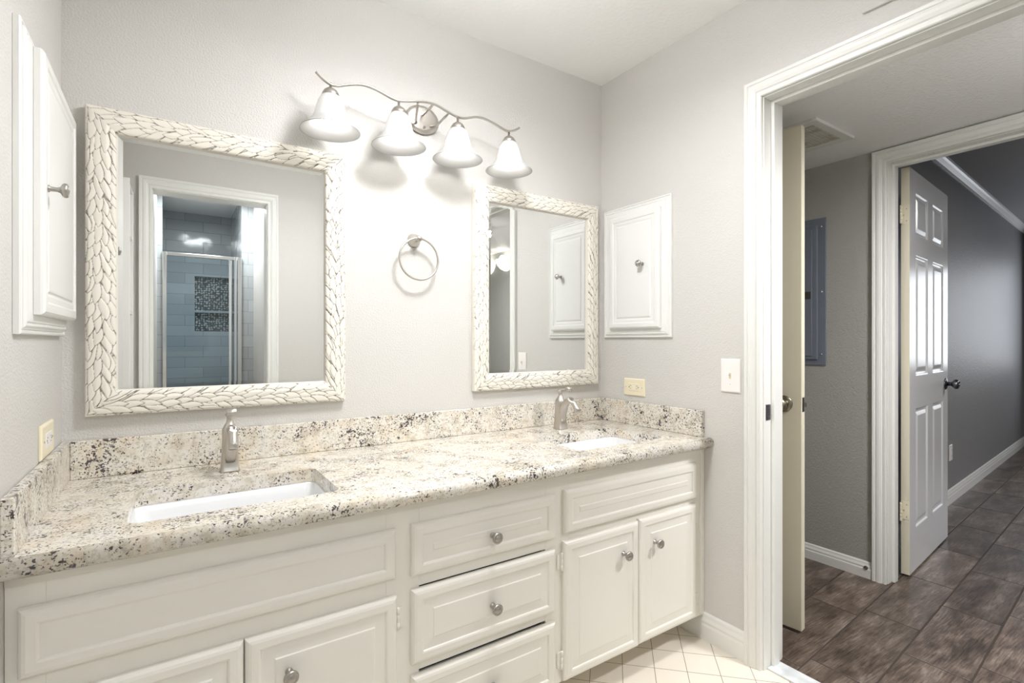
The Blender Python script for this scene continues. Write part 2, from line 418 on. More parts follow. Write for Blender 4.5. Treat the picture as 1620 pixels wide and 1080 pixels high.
# ---------------------------------------------------------------- hall
YH0, YH1 = -1.45, 1.83
D2a, D2b, D2h = 0.22, 1.030, 2.034
wh = MB(); wh.box((HX1, D2b, 0), (HX1 + 0.12, YH1 + 0.12, 2.44)); wh.box((HX1, YH0, 0), (HX1 + 0.12, D2a, 2.44)); wh.box((HX1, D2a, D2h), (HX1 + 0.12, D2b, 2.44))
struct(wh.build('wall_hall', M['hallwall']))
struct(MB().box((HX0, YH1, 0), (HX1, YH1 + 0.12, 2.3)).build('wall_hall_end', M['hallwall']))
struct(MB().box((HX0, YH0 - 0.12, 0), (HX1 + 0.12, YH0, 2.3)).build('wall_hall_start', M['hallwall']))
struct(MB().box((HX0, YH0, 0), (HX0 + 0.001, YF - 0.13, 2.1)).build('wall_hall_side', M['hallwall']))
sbox('ceiling_hall', (HX0, YH0, HCEIL), (HX1, YH1, HCEIL + 0.1), M['hallceil'])
casing('trim_7', HX1, D2a, D2b, D2h, -1, wd=0.060)
jamb_x('trim_8', HX1, HX1 + 0.12, D2a, D2b, D2h)
baseboard('baseboard_hall', (HX1, D2b + 0.0605, 0), (HX1, YH1, 0), (-1, 0, 0), k=0.85)
baseboard('baseboard_hall_start', (HX1, YH0, 0), (HX1, D2a - 0.0605, 0), (-1, 0, 0), k=0.85)

# tiles of hall and far room: one slab field with its own joints
RX1 = 8.0
def wood_floor():
    sl = math.tan(math.radians(4.2)); q = MB(); uvs = []; rnds = []
    pitch, L, g, z = 0.199, 0.5545, 0.0028, 0.0
    offs = {0: 0.300, -1: 0.070, 1: 0.219}
    for r in range(-26, 9):
        off = offs.get(r, random.random() * L)
        v0 = 0.604 + r * pitch + g; v1 = v0 + pitch - 2 * g
        k0 = int((1.84 - off) / L) - 1
        for k in range(k0, k0 + 13):
            u0 = off + k * L + g; u1 = u0 + L - 2 * g
            a = max(u0, 1.842); b = min(u1, RX1)
            if b - a < 0.01: continue
            P = [(a, v0), (b, v0), (b, v1), (a, v1)]
            P = [(u, v + u * sl) for u, v in P]
            if min(p[1] for p in P) > 1.75 or max(p[1] for p in P) < -3.2: continue
            e = 0.0015; c = [(a + e, v0 + e), (b - e, v0 + e), (b - e, v1 - e), (a + e, v1 - e)]
            c = [(u, v + u * sl) for u, v in c]
            vs = [(x, y, z - 0.0015) for x, y in P] + [(x, y, z) for x, y in c]
            q.add(vs, [(4, 5, 6, 7), (0, 1, 5, 4), (1, 2, 6, 5), (2, 3, 7, 6), (3, 0, 4, 7)])
            ru, rv = random.random() * 40, random.random() * 40; rr = random.random()
            uvs += [(x + ru, y + rv, 0) for x, y, _ in vs]; rnds += [rr] * 8
    o = q.build('floor_hall', M['woodtile'])
    me = o.data
    at = me.attributes.new('tile_uv', 'FLOAT_VECTOR', 'POINT'); at.data.foreach_set('vector', np.array(uvs, dtype=np.float32).ravel())
    at = me.attributes.new('tile_rnd', 'FLOAT', 'POINT'); at.data.foreach_set('value', np.array(rnds, dtype=np.float32))
    return struct(o)
wood_floor()
sbox('floor_hall_grout', (1.80, -3.3, -0.05), (RX1 + 0.1, 1.95, -0.0012), M['grout'])

# ---------------------------------------------------------------- far room
ang = math.radians(4.4); RW = lambda x: 1.168 + math.tan(ang) * (x - 2.99)
q = MB(); q.add([(2.99, RW(2.99), 0), (RX1, RW(RX1), 0), (RX1, RW(RX1) + 0.1, 0), (2.99, RW(2.99) + 0.1, 0), (2.99, RW(2.99), 2.44), (RX1, RW(RX1), 2.44), (RX1, RW(RX1) + 0.1, 2.44), (2.99, RW(2.99) + 0.1, 2.44)],
      [(0, 3, 2, 1), (4, 5, 6, 7), (0, 1, 5, 4), (1, 2, 6, 5), (2, 3, 7, 6), (3, 0, 4, 7)])
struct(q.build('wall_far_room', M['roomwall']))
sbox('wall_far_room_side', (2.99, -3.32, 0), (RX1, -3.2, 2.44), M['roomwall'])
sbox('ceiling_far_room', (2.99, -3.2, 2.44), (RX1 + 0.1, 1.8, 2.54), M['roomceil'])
we = MB(); we.box((RX1, -3.3, 0), (RX1 + 0.1, 0.15, 2.44)); we.box((RX1, 1.30, 0), (RX1 + 0.1, 1.75, 2.44)); we.box((RX1, 0.15, 0), (RX1 + 0.1, 1.30, 0.9)); we.box((RX1, 0.15, 2.05), (RX1 + 0.1, 1.30, 2.44))
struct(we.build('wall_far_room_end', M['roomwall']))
wn = MB(); 
for a, b in (((RX1, 0.15, 0.9), (RX1 + 0.05, 0.19, 2.05)), ((RX1, 1.26, 0.9), (RX1 + 0.05, 1.30, 2.05)), ((RX1, 0.19, 0.9), (RX1 + 0.05, 1.26, 0.94)), ((RX1, 0.19, 2.01), (RX1 + 0.05, 1.26, 2.05)), ((RX1, 0.19, 1.46), (RX1 + 0.05, 1.26, 1.50))): wn.box(a, b)
struct(wn.build('window_1', M['trim']))
n4 = Vector((math.sin(ang), -math.cos(ang), 0))
baseboard('baseboard_far_room', (2.99, RW(2.99), 0), (RX1, RW(RX1), 0), n4, k=1.05)
# crown moulding
cr = MB(); vs = []; CRN = [(0, -0.055), (0.008, -0.055), (0.012, -0.045), (0.030, -0.022), (0.040, -0.012), (0.046, 0), (0, 0)]
for x in (2.99, RX1):
    for d, z in CRN: vs.append(Vector((x, RW(x), 2.44 + z)) + n4 * d)
c = len(CRN); cr.add(vs, [(i, (i + 1) % c, c + (i + 1) % c, c + i) for i in range(c)] + [tuple(range(c)), tuple(range(2 * c - 1, c - 1, -1))])
struct(cr.build('trim_9', M['trim']))

# ---------------------------------------------------------------- shower room behind the camera (seen in the mirror)
YS0, YS1 = -1.32, -2.25
sbox('wall_shower_left', (-0.21, -2.25, 0), (-0.09, YF - 0.12, CEIL), M['wall'])
sbox('wall_shower_right', (0.60, YS0, 0), (0.72, YF - 0.12, CEIL), M['wall'])
struct(MB().box((-0.09, YS1, 0), (-0.055, YS0, CEIL)).build('wall_shower_tile_left', M['showertile']))
q = MB(); q.box((0.508, YS1, 0), (0.72, YS0, CEIL)); struct(q.build('wall_shower_tile_right', M['showertile']))
nx0, nx1, nz0, nz1 = 0.196, 0.500, 1.270, 1.810
q = MB()
q.box((-0.055, YS1 - 0.10, 0), (nx0, YS1, CEIL)); q.box((nx1, YS1 - 0.10, 0), (0.508, YS1, CEIL))
q.box((nx0, YS1 - 0.10, 0), (nx1, YS1, nz0)); q.box((nx0, YS1 - 0.10, nz1), (nx1, YS1, CEIL)); q.box((nx0, YS1 - 0.09, 1.455), (nx1, YS1, 1.475))
struct(q.build('wall_shower_back', M['showertile']))
struct(MB().box((nx0, YS1 - 0.10, nz0), (nx1, YS1 - 0.09, nz1)).build('wall_shower_niche', M['hextile']))
struct(MB().box((-0.055, YS0 - 0.07, 0), (0.508, YS0 + 0.04, 0.10)).build('trim_10', M['showertile']))
sd = thing('shower_door', 'chrome framed clear glass shower door reflected in the large left mirror', 'shower door', (0.225, YS0, 0.10))
q = MB()
for a, b in (((-0.28, -0.012, 0), (-0.252, 0.016, 1.79)), ((0.185, -0.012, 0), (0.207, 0.016, 1.76)), ((0.225, -0.012, 0), (0.245, 0.02, 1.79)), ((0.252, -0.012, 0), (0.283, 0.016, 1.79)), ((-0.252, -0.012, 1.762), (0.252, 0.016, 1.79)), ((-0.252, -0.012, 0), (0.252, 0.016, 0.025))): q.box(a, b)
q.build('door_frame', M['chrome'], sd, bevel=0.003)
MB().box((-0.254, -0.003, 0.024), (0.254, 0.003, 1.764)).build('glass_pane', M['glass'], sd)
# open shelf unit beside the shower doorway
su = thing('shelf_unit', 'white open shelf unit reflected at the left edge of the large mirror', 'shelf', (XL, 0.115, 0))
q = MB(); q.box((0.0, -0.09, 0.35), (0.012, 0.20, 2.02)); q.box((0.012, 0.185, 0.35), (0.070, 0.205, 2.02)); q.box((0.012, -0.105, 0.35), (0.070, -0.090, 2.02)); q.build('side_panel', M['trim'], su, bevel=0.002)
for z in (0.36, 0.85, 1.32, 1.74, 2.00): MB().box((0.012, -0.09, z), (0.066, 0.185, z + 0.018)).build('shelf', M['trim'], su)

# ================================================================ VANITY
FY = 1.235; FF = 1.253
van = thing('vanity_cabinet', 'long cream painted double vanity cabinet with raised panel drawers and doors', 'cabinet', (0.75, FF, 0))
def vT(x, z, y=FY + 0.018): return Tr(x - 0.75, y - FF, z)
def VB(m, a, b): m.box((a[0] - 0.75, a[1] - FF, a[2]), (b[0] - 0.75, b[1] - FF, b[2]))
X0, X1 = XL + 0.0005, 1.735
q = MB()
# face frame
for x0, x1 in ((X0, -0.19), (0.455, 0.545), (0.965, 1.06), (1.665, X1)): VB(q, (x0, FF, 0.092), (x1, FF + 0.02, 0.755))
for x0, x1 in ((-0.19, 0.455), (0.545, 0.965), (1.06, 1.665)):
    VB(q, (x0, FF, 0.672), (x1, FF + 0.02, 0.755)); VB(q, (x0, FF, 0.092), (x1, FF + 0.02, 0.125))
    mid = x0 == 0.545
    VB(q, (x0, FF, 0.5258 if mid else 0.515), (x1, FF + 0.02, 0.585))
    if mid:
        for a_, b_ in ((0.10, 0.290), (0.3045, 0.515), (0.5258, 0.70)): VB(q, (x0 - 0.004, FF + 0.004, a_), (x1 + 0.004, FF + 0.018, b_))
    else: VB(q, (x0 - 0.004, FF + 0.004, 0.10), (x1 + 0.004, FF + 0.018, 0.70))
VB(q, (0.545, FF, 0.3045), (0.965, FF + 0.02, 0.345))
q.build('face_frame', M['cab'], van, bevel=0.001)
q = MB(); VB(q, (X0, FF - 0.004, 0.732), (X1, FF, 0.755)); VB(q, (X1 - 0.006, FF - 0.008, 0.10), (XR - 0.001, FF + 0.02, 0.755)); q.build('scribe_moulding', M['cab'], van, bevel=0.0012)
q = MB(); VB(q, (X0, FF + 0.02, 0.092), (X1, FF + 0.03, 0.755)); q.build('gap_shade_sheet', M['dark'], van)  # near-black sheet paints the shade showing through the drawer gaps
q = MB(); VB(q, (X0, FF + 0.03, 0.092), (X1, YB - 0.002, 0.106)); VB(q, (X0, FF + 0.03, 0.106), (X0 + 0.016, YB - 0.002, 0.755)); VB(q, (X1 - 0.016, FF + 0.03, 0.106), (X1, YB - 0.002, 0.755)); q.build('cabinet_side', M['cab'], van)
q = MB(); VB(q, (X0, 1.400, 0.0), (XR - 0.002, 1.416, 0.0915)); q.build('toe_kick', M['cab'], van)
PP = [(0, 0), (0, 0.008), (0.002, 0.012), (0.006, 0.0155), (0.012, 0.0175), (0.026, 0.018), (0.030, 0.0165), (0.032, 0.0135), (0.036, 0.0135), (0.058, 0.0150), (0.061, 0.0168), (0.066, 0.0170)]
def panel(name, x0, x1, z0, z1, parent, dy=0.0, prof=PP, m=M['cab']):
    w_, h_ = x1 - x0, z1 - z0
    lim = min(w_, h_) / 2 - 0.004; pr = [(a, b) for a, b in prof if a < lim]
    return MB().nested(w_, h_, pr, vT(x0, z0, FF - 0.0005 - dy)).build(name, m, parent)
KN = [(0.0, 0.0), (0.0085, 0.0), (0.0085, 0.002), (0.0055, 0.004), (0.0050, 0.012), (0.0075, 0.016), (0.0145, 0.0185), (0.0165, 0.0205), (0.0165, 0.0235), (0.0145, 0.0255), (0.0120, 0.0255), (0.0112, 0.0245), (0.0100, 0.0250), (0.006, 0.0268), (0.0, 0.0275)]
KN = [(r * 0.97, h * 1.30) for r, h in KN]
def knob_v(x, z, parent, y=FY - 0.0):
    MB().lathe(KN, Tr(x - 0.75, y - FF + 0.001, z) @ Rx(90), 28).build('knob', M['knob'], parent)
def hinge_v(x, z, parent, s=-1):
    q = MB(); T = Tr(x - 0.75, 0, z)
    q.box((0, -0.004, -0.024), (s * 0.016, -0.001, 0.024), T)
    q.lathe([(0.0, -0.029), (0.003, -0.0285), (0.0045, -0.026), (0.0045, -0.010), (0.0038, -0.0095), (0.0045, -0.009), (0.0045, 0.009), (0.0038, 0.0095), (0.0045, 0.010), (0.0045, 0.026), (0.003, 0.0285), (0, 0.029)], T @ Tr(0, -0.007, 0), 12)
    q.build('hinge', M['cab'], parent)
panel('false_front', -0.227, 0.477, 0.566, 0.692, van)
panel('false_front', 1.033, 1.695, 0.563, 0.700, van)
for z0, z1 in ((0.558, 0.694), (0.328, 0.523), (0.100, 0.298)):
    d = panel('drawer', 0.520, 0.995, z0, z1, van, 0.0)
    knob_v(0.762, (z0 + z1) / 2 - 0.008, d)
d = panel('cabinet_door', -0.215, 0.1315, 0.098, 0.521, van); knob_v(0.043, 0.425, d); hinge_v(-0.219, 0.46, d, -1); hinge_v(-0.219, 0.16, d, -1)
d = panel('cabinet_door', 0.1345, 0.480, 0.098, 0.521, van); knob_v(0.222, 0.425, d); hinge_v(0.4845, 0.46, d, 1); hinge_v(0.4845, 0.16, d, 1)
d = panel('cabinet_door', 1.030, 1.3685, 0.098, 0.538, van); knob_v(1.288, 0.444, d); hinge_v(1.0255, 0.475, d, -1); hinge_v(1.0255, 0.165, d, -1)
d = panel('cabinet_door', 1.3715, 1.690, 0.103, 0.543, van); knob_v(1.447, 0.450, d); hinge_v(1.694, 0.475, d, 1); hinge_v(1.694, 0.165, d, 1)

# ---------------------------------------------------------------- granite worktop
CT, CB_, CF = 0.794, 0.7562, 1.218
def rrect(x0, x1, y0, y1, r, n=5):
    P = []
    for cx, cy, a0 in ((x1 - r, y1 - r, 0), (x0 + r, y1 - r, 90), (x0 + r, y0 + r, 180), (x1 - r, y0 + r, 270)):
        for k in range(n + 1):
            a = math.radians(a0 + 90 * k / n); P.append((cx + r * math.cos(a), cy + r * math.sin(a)))
    return P
HOLES = [(-0.076, 0.356, 1.308, 1.585), (1.170, 1.602, 1.322, 1.600)]
def worktop():
    bm = bmesh.new()
    outer = [(XL + 0.001, CF), (XR - 0.001, CF), (XR - 0.001, YB - 0.001), (XL + 0.001, YB - 0.001)]
    loops = [outer] + [rrect(*h, 0.022) for h in HOLES]
    edges = []; vl = []
    for lp in loops:
        v = [bm.verts.new((x, y, CT)) for x, y in lp]; vl.append(v)
        for i in range(len(v)): edges.append(bm.edges.new((v[i], v[(i + 1) % len(v)])))
    bmesh.ops.triangle_fill(bm, use_beauty=True, edges=edges)
    top = list(bm.faces)
    r = bmesh.ops.duplicate(bm, geom=top)
    vm = r['vert_map']
    for v in [x for l_ in vl for x in l_]:
        vm[v].co.z = CB_
    for v in vl:
        for i in range(len(v)):
            a, b = v[i], v[(i + 1) % len(v)]
            if v is vl[0] and i == 0: continue                    # the front is closed by the bullnose
            bm.faces.new((a, b, vm[b], vm[a]))
    # bullnose front edge
    prof = []
    for k in range(13):
        a = math.radians(90 - 15 * k)
        prof.append((CF - 0.019 * math.cos(a) * 0.95 if False else CF - 0.016 * math.cos(math.radians(90 - 15 * k)), CT - 0.019 + 0.019 * math.sin(math.radians(90 - 15 * k))))
    prof += [(CF + 0.004, CT - 0.038), (CF + 0.004, CB_)]
    rows = []
    for x in (XL + 0.001, XR - 0.001): rows.append([bm.verts.new((x, y, z)) for y, z in prof])
    for i in range(len(prof) - 1):
        f = bm.faces.new((rows[0][i], rows[0][i + 1], rows[1][i + 1], rows[1][i])); f.smooth = True
    for rr in rows: bm.faces.new(rr)
    bmesh.ops.recalc_face_normals(bm, faces=bm.faces)
    me = bpy.data.meshes.new('countertop'); bm.to_mesh(me); bm.free(); me.materials.append(M['granite'])
    o = bpy.data.objects.new('countertop', me); S.collection.objects.link(o)
    return tag(o, 'speckled beige granite countertop with bullnose edge on the cream vanity', 'countertop')
ct = worktop()
BZ = 0.898
MB().box((XL + 0.0202, YB - 0.020, CT + 0.0003), (XR - 0.0202, YB - 0.001, BZ)).build('backsplash', M['granite'], ct, bevel=0.0025)
MB().box((XL + 0.001, CF + 0.002, CT + 0.0003), (XL + 0.020, YB - 0.001, BZ)).build('backsplash', M['granite'], ct, bevel=0.0025)
MB().box((XR - 0.020, CF + 0.026, CT + 0.0003), (XR - 0.001, YB - 0.001, BZ)).build('backsplash', M['granite'], ct, bevel=0.0025)

def sink(h, label):
    x0, x1, y0, y1 = h; cx, cy = (x0 + x1) / 2, (y0 + y1) / 2
    t = thing('sink', label, 'sink', (cx, cy, CB_ - 0.001), group=None)
    q = MB(); a, b = (x1 - x0) / 2, (y1 - y0) / 2
    lev = [(0.030, 0.0, 0.03), (-0.0005, 0.0, 0.024), (-0.003, -0.004, 0.024), (-0.012, -0.050, 0.032), (-0.024, -0.100, 0.04), (-0.045, -0.122, 0.05), (-0.085, -0.130, 0.05), (-0.112, -0.132, 0.024)]
    n = 24; vs = []; fs = []
    for ins, z, r in lev:
        vs += [(x, y, z) for x, y in rrect(-a - ins, a + ins, -b - ins, b + ins, r)]
    for i in range(len(lev) - 1):
        for k in range(n):
            k2 = (k + 1) % n; fs.append((i * n + k, i * n + k2, (i + 1) * n + k2, (i + 1) * n + k))
    fs.append(tuple((len(lev) - 1) * n + k for k in range(n)))
    q.add(vs, fs, True); o = q.build('basin', M['porcelain'], t)
    md = o.modifiers.new('thick', 'SOLIDIFY'); md.thickness = 0.006; md.offset = -1
    MB().lathe([(0, 0.003), (0.012, 0.003), (0.014, 0.0045), (0.021, 0.0045), (0.022, 0.001), (0.022, 0.0)], Tr(0, 0, -0.1318), 24).build('drain', M['nickel'], t)
sink(HOLES[0], 'white rectangular undermount sink on the left below the large mirror')
sink(HOLES[1], 'white rectangular undermount sink on the right below the narrow corner mirror')

def rsq(a, b, r, n=4): return rrect(-a, a, -b, b, r, n)
def faucet(x, y, label):
    t = thing('faucet', label, 'faucet', (x, y, CT))
    # tapered squarish body
    q = MB(); lev = [(0.0235, 0.0235, 0.0, 0.008), (0.0215, 0.0215, 0.004, 0.008), (0.0195, 0.0195, 0.045, 0.009), (0.0180, 0.0180, 0.090, 0.010), (0.0185, 0.0185, 0.118, 0.012), (0.0180, 0.0180, 0.122, 0.013),
                     (0.0125, 0.0125, 0.134, 0.011), (0.0085, 0.0085, 0.141, 0.0080), (0.0068, 0.0068, 0.150, 0.0066), (0.0075, 0.0075, 0.158, 0.0070), (0.0110, 0.0110, 0.163, 0.008), (0.0100, 0.0100, 0.166, 0.0075)]
    n = 20; vs = []; fs = []
    for a, b, z, r in lev: vs += [(px, py, z) for px, py in rsq(a * 1.09, b * 1.09, r * 1.05)]
    for i in range(len(lev) - 1):
        for k in range(n):
            k2 = (k + 1) % n; fs.append((i * n + k, i * n + k2, (i + 1) * n + k2, (i + 1) * n + k))
    fs.append(tuple(range(n - 1, -1, -1))); fs.append(tuple((len(lev) - 1) * n + k for k in range(n)))
    q.add(vs, fs, True); q.build('body', M['nickel'], t)
    # spout arching to the front
    pts = []; rad = []
    for k in range(15):
        u = k / 14.0
        # bezier in (y,z)
        p0, p1, p2, p3 = (-0.008, 0.030), (-0.018, 0.150), (-0.085, 0.152), (-0.112, 0.082)
        b0, b1, b2, b3 = (1 - u) ** 3, 3 * u * (1 - u) ** 2, 3 * u * u * (1 - u), u ** 3
        pts.append((0, b0 * p0[0] + b1 * p1[0] + b2 * p2[0] + b3 * p3[0], b0 * p0[1] + b1 * p1[1] + b2 * p2[1] + b3 * p3[1]))
        rad.append(0.0185 - 0.0060 * min(1, u * 1.4))
    MB().tube(pts, rad, 16).build('spout', M['nickel'], t)
    # lever
    q = MB(); q.tube([(0, 0.006, 0.165), (0, -0.010, 0.168), (0, -0.030, 0.171), (0, -0.052, 0.175)], [0.0085, 0.0065, 0.0050, 0.0055], 14, flat=(1.15, 0.75))
    q.lathe([(0.0, -0.0125), (0.0088, -0.0125), (0.0100, -0.011), (0.0100, 0.011), (0.0088, 0.0125), (0, 0.0125)], Tr(0, -0.056, 0.1755) @ Ry(90), 20)
    q.build('lever', M['nickel'], t)
    MB().lathe([(0.0, 0.0), (0.003, 0.0), (0.003, 0.03), (0.007, 0.032), (0.007, 0.040), (0, 0.041)], Tr(0, 0.026, 0.0), 14).build('lift_rod', M['nickel'], t)
faucet(0.143, 1.690, 'brushed nickel single lever faucet behind the left sink, seen head-on')
faucet(1.398, 1.708, 'brushed nickel single lever faucet with arched spout beside the right sink')

# ================================================================ MIRRORS
def leaf_strip(L, Wd, seed):
    """height offset and groove mask on a (u,v) grid; mitred ends"""
    rng = random.Random(seed)
    st = 0.0010; nu = max(2, int(L / st)); nv = int(Wd / st) + 1
    v = np.linspace(0, Wd, nv)[:, None]; s = np.linspace(0, 1, nu)[None, :]
    U = v + s * (L - 2 * v); V = np.repeat(v, nu, 1)
    H = np.zeros_like(U); G = np.full_like(U, 0.25)
    rows = 5; leaves = []
    for r in range(rows + 1):
        vc = Wd * 0.97 * r / rows
        u = -0.02 + (r % 2) * 0.021
        while u < L + 0.03:
            base = {0: 18, 1: 15, 2: 4, 3: -6, 4: -17, 5: -12}[r]
            if r == 0: base = rng.choice([24, 14, -10])
            leaves.append((u + rng.uniform(-0.006, 0.006), vc + rng.uniform(-0.003, 0.003), base + rng.uniform(-11, 11), rng.uniform(0.034, 0.044), rng.uniform(0.0098, 0.0122)))
            u += rng.uniform(0.038, 0.047)
    leaves.sort(key=lambda q: q[0] + rng.uniform(-0.02, 0.02))
    for uc, vc, a, hl, hw in leaves:
        ca, sa = math.cos(math.radians(a)), math.sin(math.radians(a))
        du, dv = U - uc, V - vc
        p = (du * ca + dv * sa) / hl; qq = -du * sa + dv * ca + 0.0022 * np.sin(p * 3.0)
        ok = np.abs(p) < 1
        wdt = hw * np.clip(1 - p * p, 0, 1) ** 0.95 * (1 - 0.18 * p)
        t = np.where(ok, np.abs(qq) / np.maximum(wdt, 1e-6), 9)
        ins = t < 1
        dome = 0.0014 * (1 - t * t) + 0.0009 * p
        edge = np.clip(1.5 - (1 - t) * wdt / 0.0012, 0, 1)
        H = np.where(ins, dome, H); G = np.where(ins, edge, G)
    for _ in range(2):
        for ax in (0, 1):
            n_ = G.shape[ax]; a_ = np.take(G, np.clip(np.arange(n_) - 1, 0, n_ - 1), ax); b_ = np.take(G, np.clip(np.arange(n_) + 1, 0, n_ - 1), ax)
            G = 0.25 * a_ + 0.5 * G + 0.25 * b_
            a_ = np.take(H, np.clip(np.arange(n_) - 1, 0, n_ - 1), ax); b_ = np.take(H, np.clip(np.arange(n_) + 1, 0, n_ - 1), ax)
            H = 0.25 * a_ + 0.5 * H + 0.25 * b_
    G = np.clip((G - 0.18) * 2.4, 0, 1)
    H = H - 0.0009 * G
    return U, V, H, G
def framed_mirror(x0, x1, z0, z1, wd, label, seed):
    t = thing('framed_mirror', label, 'mirror', ((x0 + x1) / 2, YB, (z0 + z1) / 2))
    a, b = (x1 - x0) / 2, (z1 - z0) / 2
    prof_v = np.array([0, 0.10, 0.35, 0.65, 0.88, 0.94, 1.0]) * wd
    prof_h = np.array([0.024, 0.0285, 0.031, 0.0325, 0.029, 0.0265, 0.0150])
    vs = []; fs = []; gr = []; off = 0
    sides = [(2 * a, lambda u, v: (-a + u, b - v)), (2 * b, lambda u, v: (a - v, b - u)), (2 * a, lambda u, v: (a - u, -b + v)), (2 * b, lambda u, v: (-a + v, -b + u))]
    V_all = []; F_all = []; G_all = []
    for i, (L, f) in enumerate(sides):
        U, V, H, G = leaf_strip(L, wd, seed + i)
        base = np.interp(V, prof_v, prof_h)
        fade = np.clip((wd * 0.95 - V) / 0.003, 0, 1) * np.clip(V / 0.0015, 0, 1)
        h = base + H * fade; G = G * np.where(V > wd * 0.95, 0, 1) * np.where(V < 0.001, 0.3, 1)
        X, Z = f(U, V)
        P = np.stack([X, -h, Z], -1).reshape(-1, 3)
        nv, nu = U.shape
        idx = np.arange(nv * nu).reshape(nv, nu)
        F = np.stack([idx[:-1, :-1], idx[:-1, 1:], idx[1:, 1:], idx[1:, :-1]], -1).reshape(-1, 4)
        # outer side face down to the wall
        Q = P[:nu].copy(); Q[:, 1] = -0.001
        k = nv * nu; o2 = np.arange(nu)
        F2 = np.stack([o2[:-1], k + o2[:-1], k + o2[1:], o2[1:]], -1)
        V_all.append(np.concatenate([P, Q])); F_all.append(np.concatenate([F, F2]) + off); G_all.append(np.concatenate([G.reshape(-1), np.zeros(nu)]))
        off += k + nu
    P = np.concatenate(V_all); F = np.concatenate(F_all); G = np.concatenate(G_all)
    me = bpy.data.meshes.new('frame'); me.vertices.add(len(P)); me.vertices.foreach_set('co', P.astype(np.float32).ravel())
    me.loops.add(len(F) * 4); me.loops.foreach_set('vertex_index', F.astype(np.int32).ravel())
    me.polygons.add(len(F)); me.polygons.foreach_set('loop_start', (np.arange(len(F)) * 4).astype(np.int32)); me.polygons.foreach_set('loop_total', np.full(len(F), 4, dtype=np.int32))
    me.polygons.foreach_set('use_smooth', np.ones(len(F), dtype=bool))
    me.update(calc_edges=True); me.validate()
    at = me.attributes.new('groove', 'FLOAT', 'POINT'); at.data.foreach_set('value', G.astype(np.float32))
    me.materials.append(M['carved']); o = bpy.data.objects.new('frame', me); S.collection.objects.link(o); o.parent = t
    # bevelled glass
    gx, gz = a - wd + 0.004, b - wd + 0.004
    q = MB(); q.nested(2 * gx, 2 * gz, [(0, 0.0), (0, 0.0144), (0.015, 0.0150)], Tr(-gx, -0.0005, -gz)); q.build('mirror_glass', M['mirror'], t)
framed_mirror(-0.194, 0.507, 0.964, 1.819, 0.071, 'large square mirror in a carved cream leaf frame above the left sink', 10)
framed_mirror(1.026, 1.709, 0.967, 1.817, 0.071, 'carved cream leaf framed mirror hanging near the corner above the right sink', 30)

# ================================================================ VANITY LIGHT
LY = YB - 0.13
vl = thing('vanity_light', 'brushed nickel wavy bar wall light with four frosted bell shades above the mirrors', 'wall lamp', (0.80, YB, 2.02))
def L(x, y, z): return (x - 0.80, y - YB, z - 2.02)
q = MB(); T = Tr(*L(0.804, YB, 2.022)) @ Rx(90) @ Matrix.Diagonal((1.28, 1.0, 1, 1))
q.lathe([(0, 0.0005), (0.054, 0.0005), (0.054, 0.010), (0.050, 0.016), (0.044, 0.019), (0.038, 0.020), (0, 0.0205)], T, 40); q.build('backplate', M['nickel'], vl)
bar = [(.385, 2.030), (.405, 2.014), (.43, 2.002), (.455, 2.004), (.485, 2.016), (.515, 2.026), (.54, 2.030), (.57, 2.0285), (.60, 2.022), (.632, 2.013), (.662, 2.010), (.70, 2.018), (.735, 2.028), (.775, 2.034), (.81, 2.032), (.85, 2.020), (.893, 2.010), (.92, 2.012), (.949, 2.022), (.975, 2.030), (1.005, 2.032), (1.035, 2.028), (1.063, 2.021), (1.095, 2.012), (1.123, 2.010), (1.15, 2.020), (1.172, 2.035)]
def smooth(P, k=4):
    out = []
    for i in range(len(P) - 1):
        p0, p1, p2, p3 = P[max(i - 1, 0)], P[i], P[i + 1], P[min(i + 2, len(P) - 1)]
        for j in range(k):
            t = j / k
            out.append(tuple(0.5 * (2 * b + (c - a) * t + (2 * a - 5 * b + 4 * c - d) * t * t + (3 * b - a - 3 * c + d) * t ** 3) for a, b, c, d in zip(p0, p1, p2, p3)))
    return out + [P[-1]]
MB().tube([L(x, LY, z) for x, z in smooth(bar)], 0.0052, 10, flat=(0.8, 1.25)).build('bar', M['nickel'], vl)
q = MB()
for sx, ex in ((0.775, 0.735), (0.833, 0.862)):
    q.tube([L(sx, YB - 0.018, 2.000), L(sx + (ex - sx) * 0.4, YB - 0.05, 1.995), L(ex, LY + 0.004, 2.022)], 0.0045, 10)
q.tube([L(0.80, YB - 0.018, 2.035), L(0.795, LY + 0.004, 2.033)], 0.0045, 10)
q.lathe([(0, 0), (0.005, 0), (0.005, 0.004), (0, 0.006)], Tr(*L(0.806, YB - 0.020, 1.990)) @ Rx(90), 12)
q.build('arm', M['nickel'], vl)
SHP = [(0.023, 0.0), (0.030, -0.006), (0.038, -0.020), (0.044, -0.040), (0.049, -0.060), (0.056, -0.078), (0.068, -0.094), (0.083, -0.106), (0.092, -0.114), (0.0935, -0.117), (0.0905, -0.1165), (0.080, -0.107), (0.065, -0.096), (0.053, -0.080), (0.0455, -0.060), (0.041, -0.040), (0.035, -0.020), (0.027, -0.007), (0.021, -0.002)]
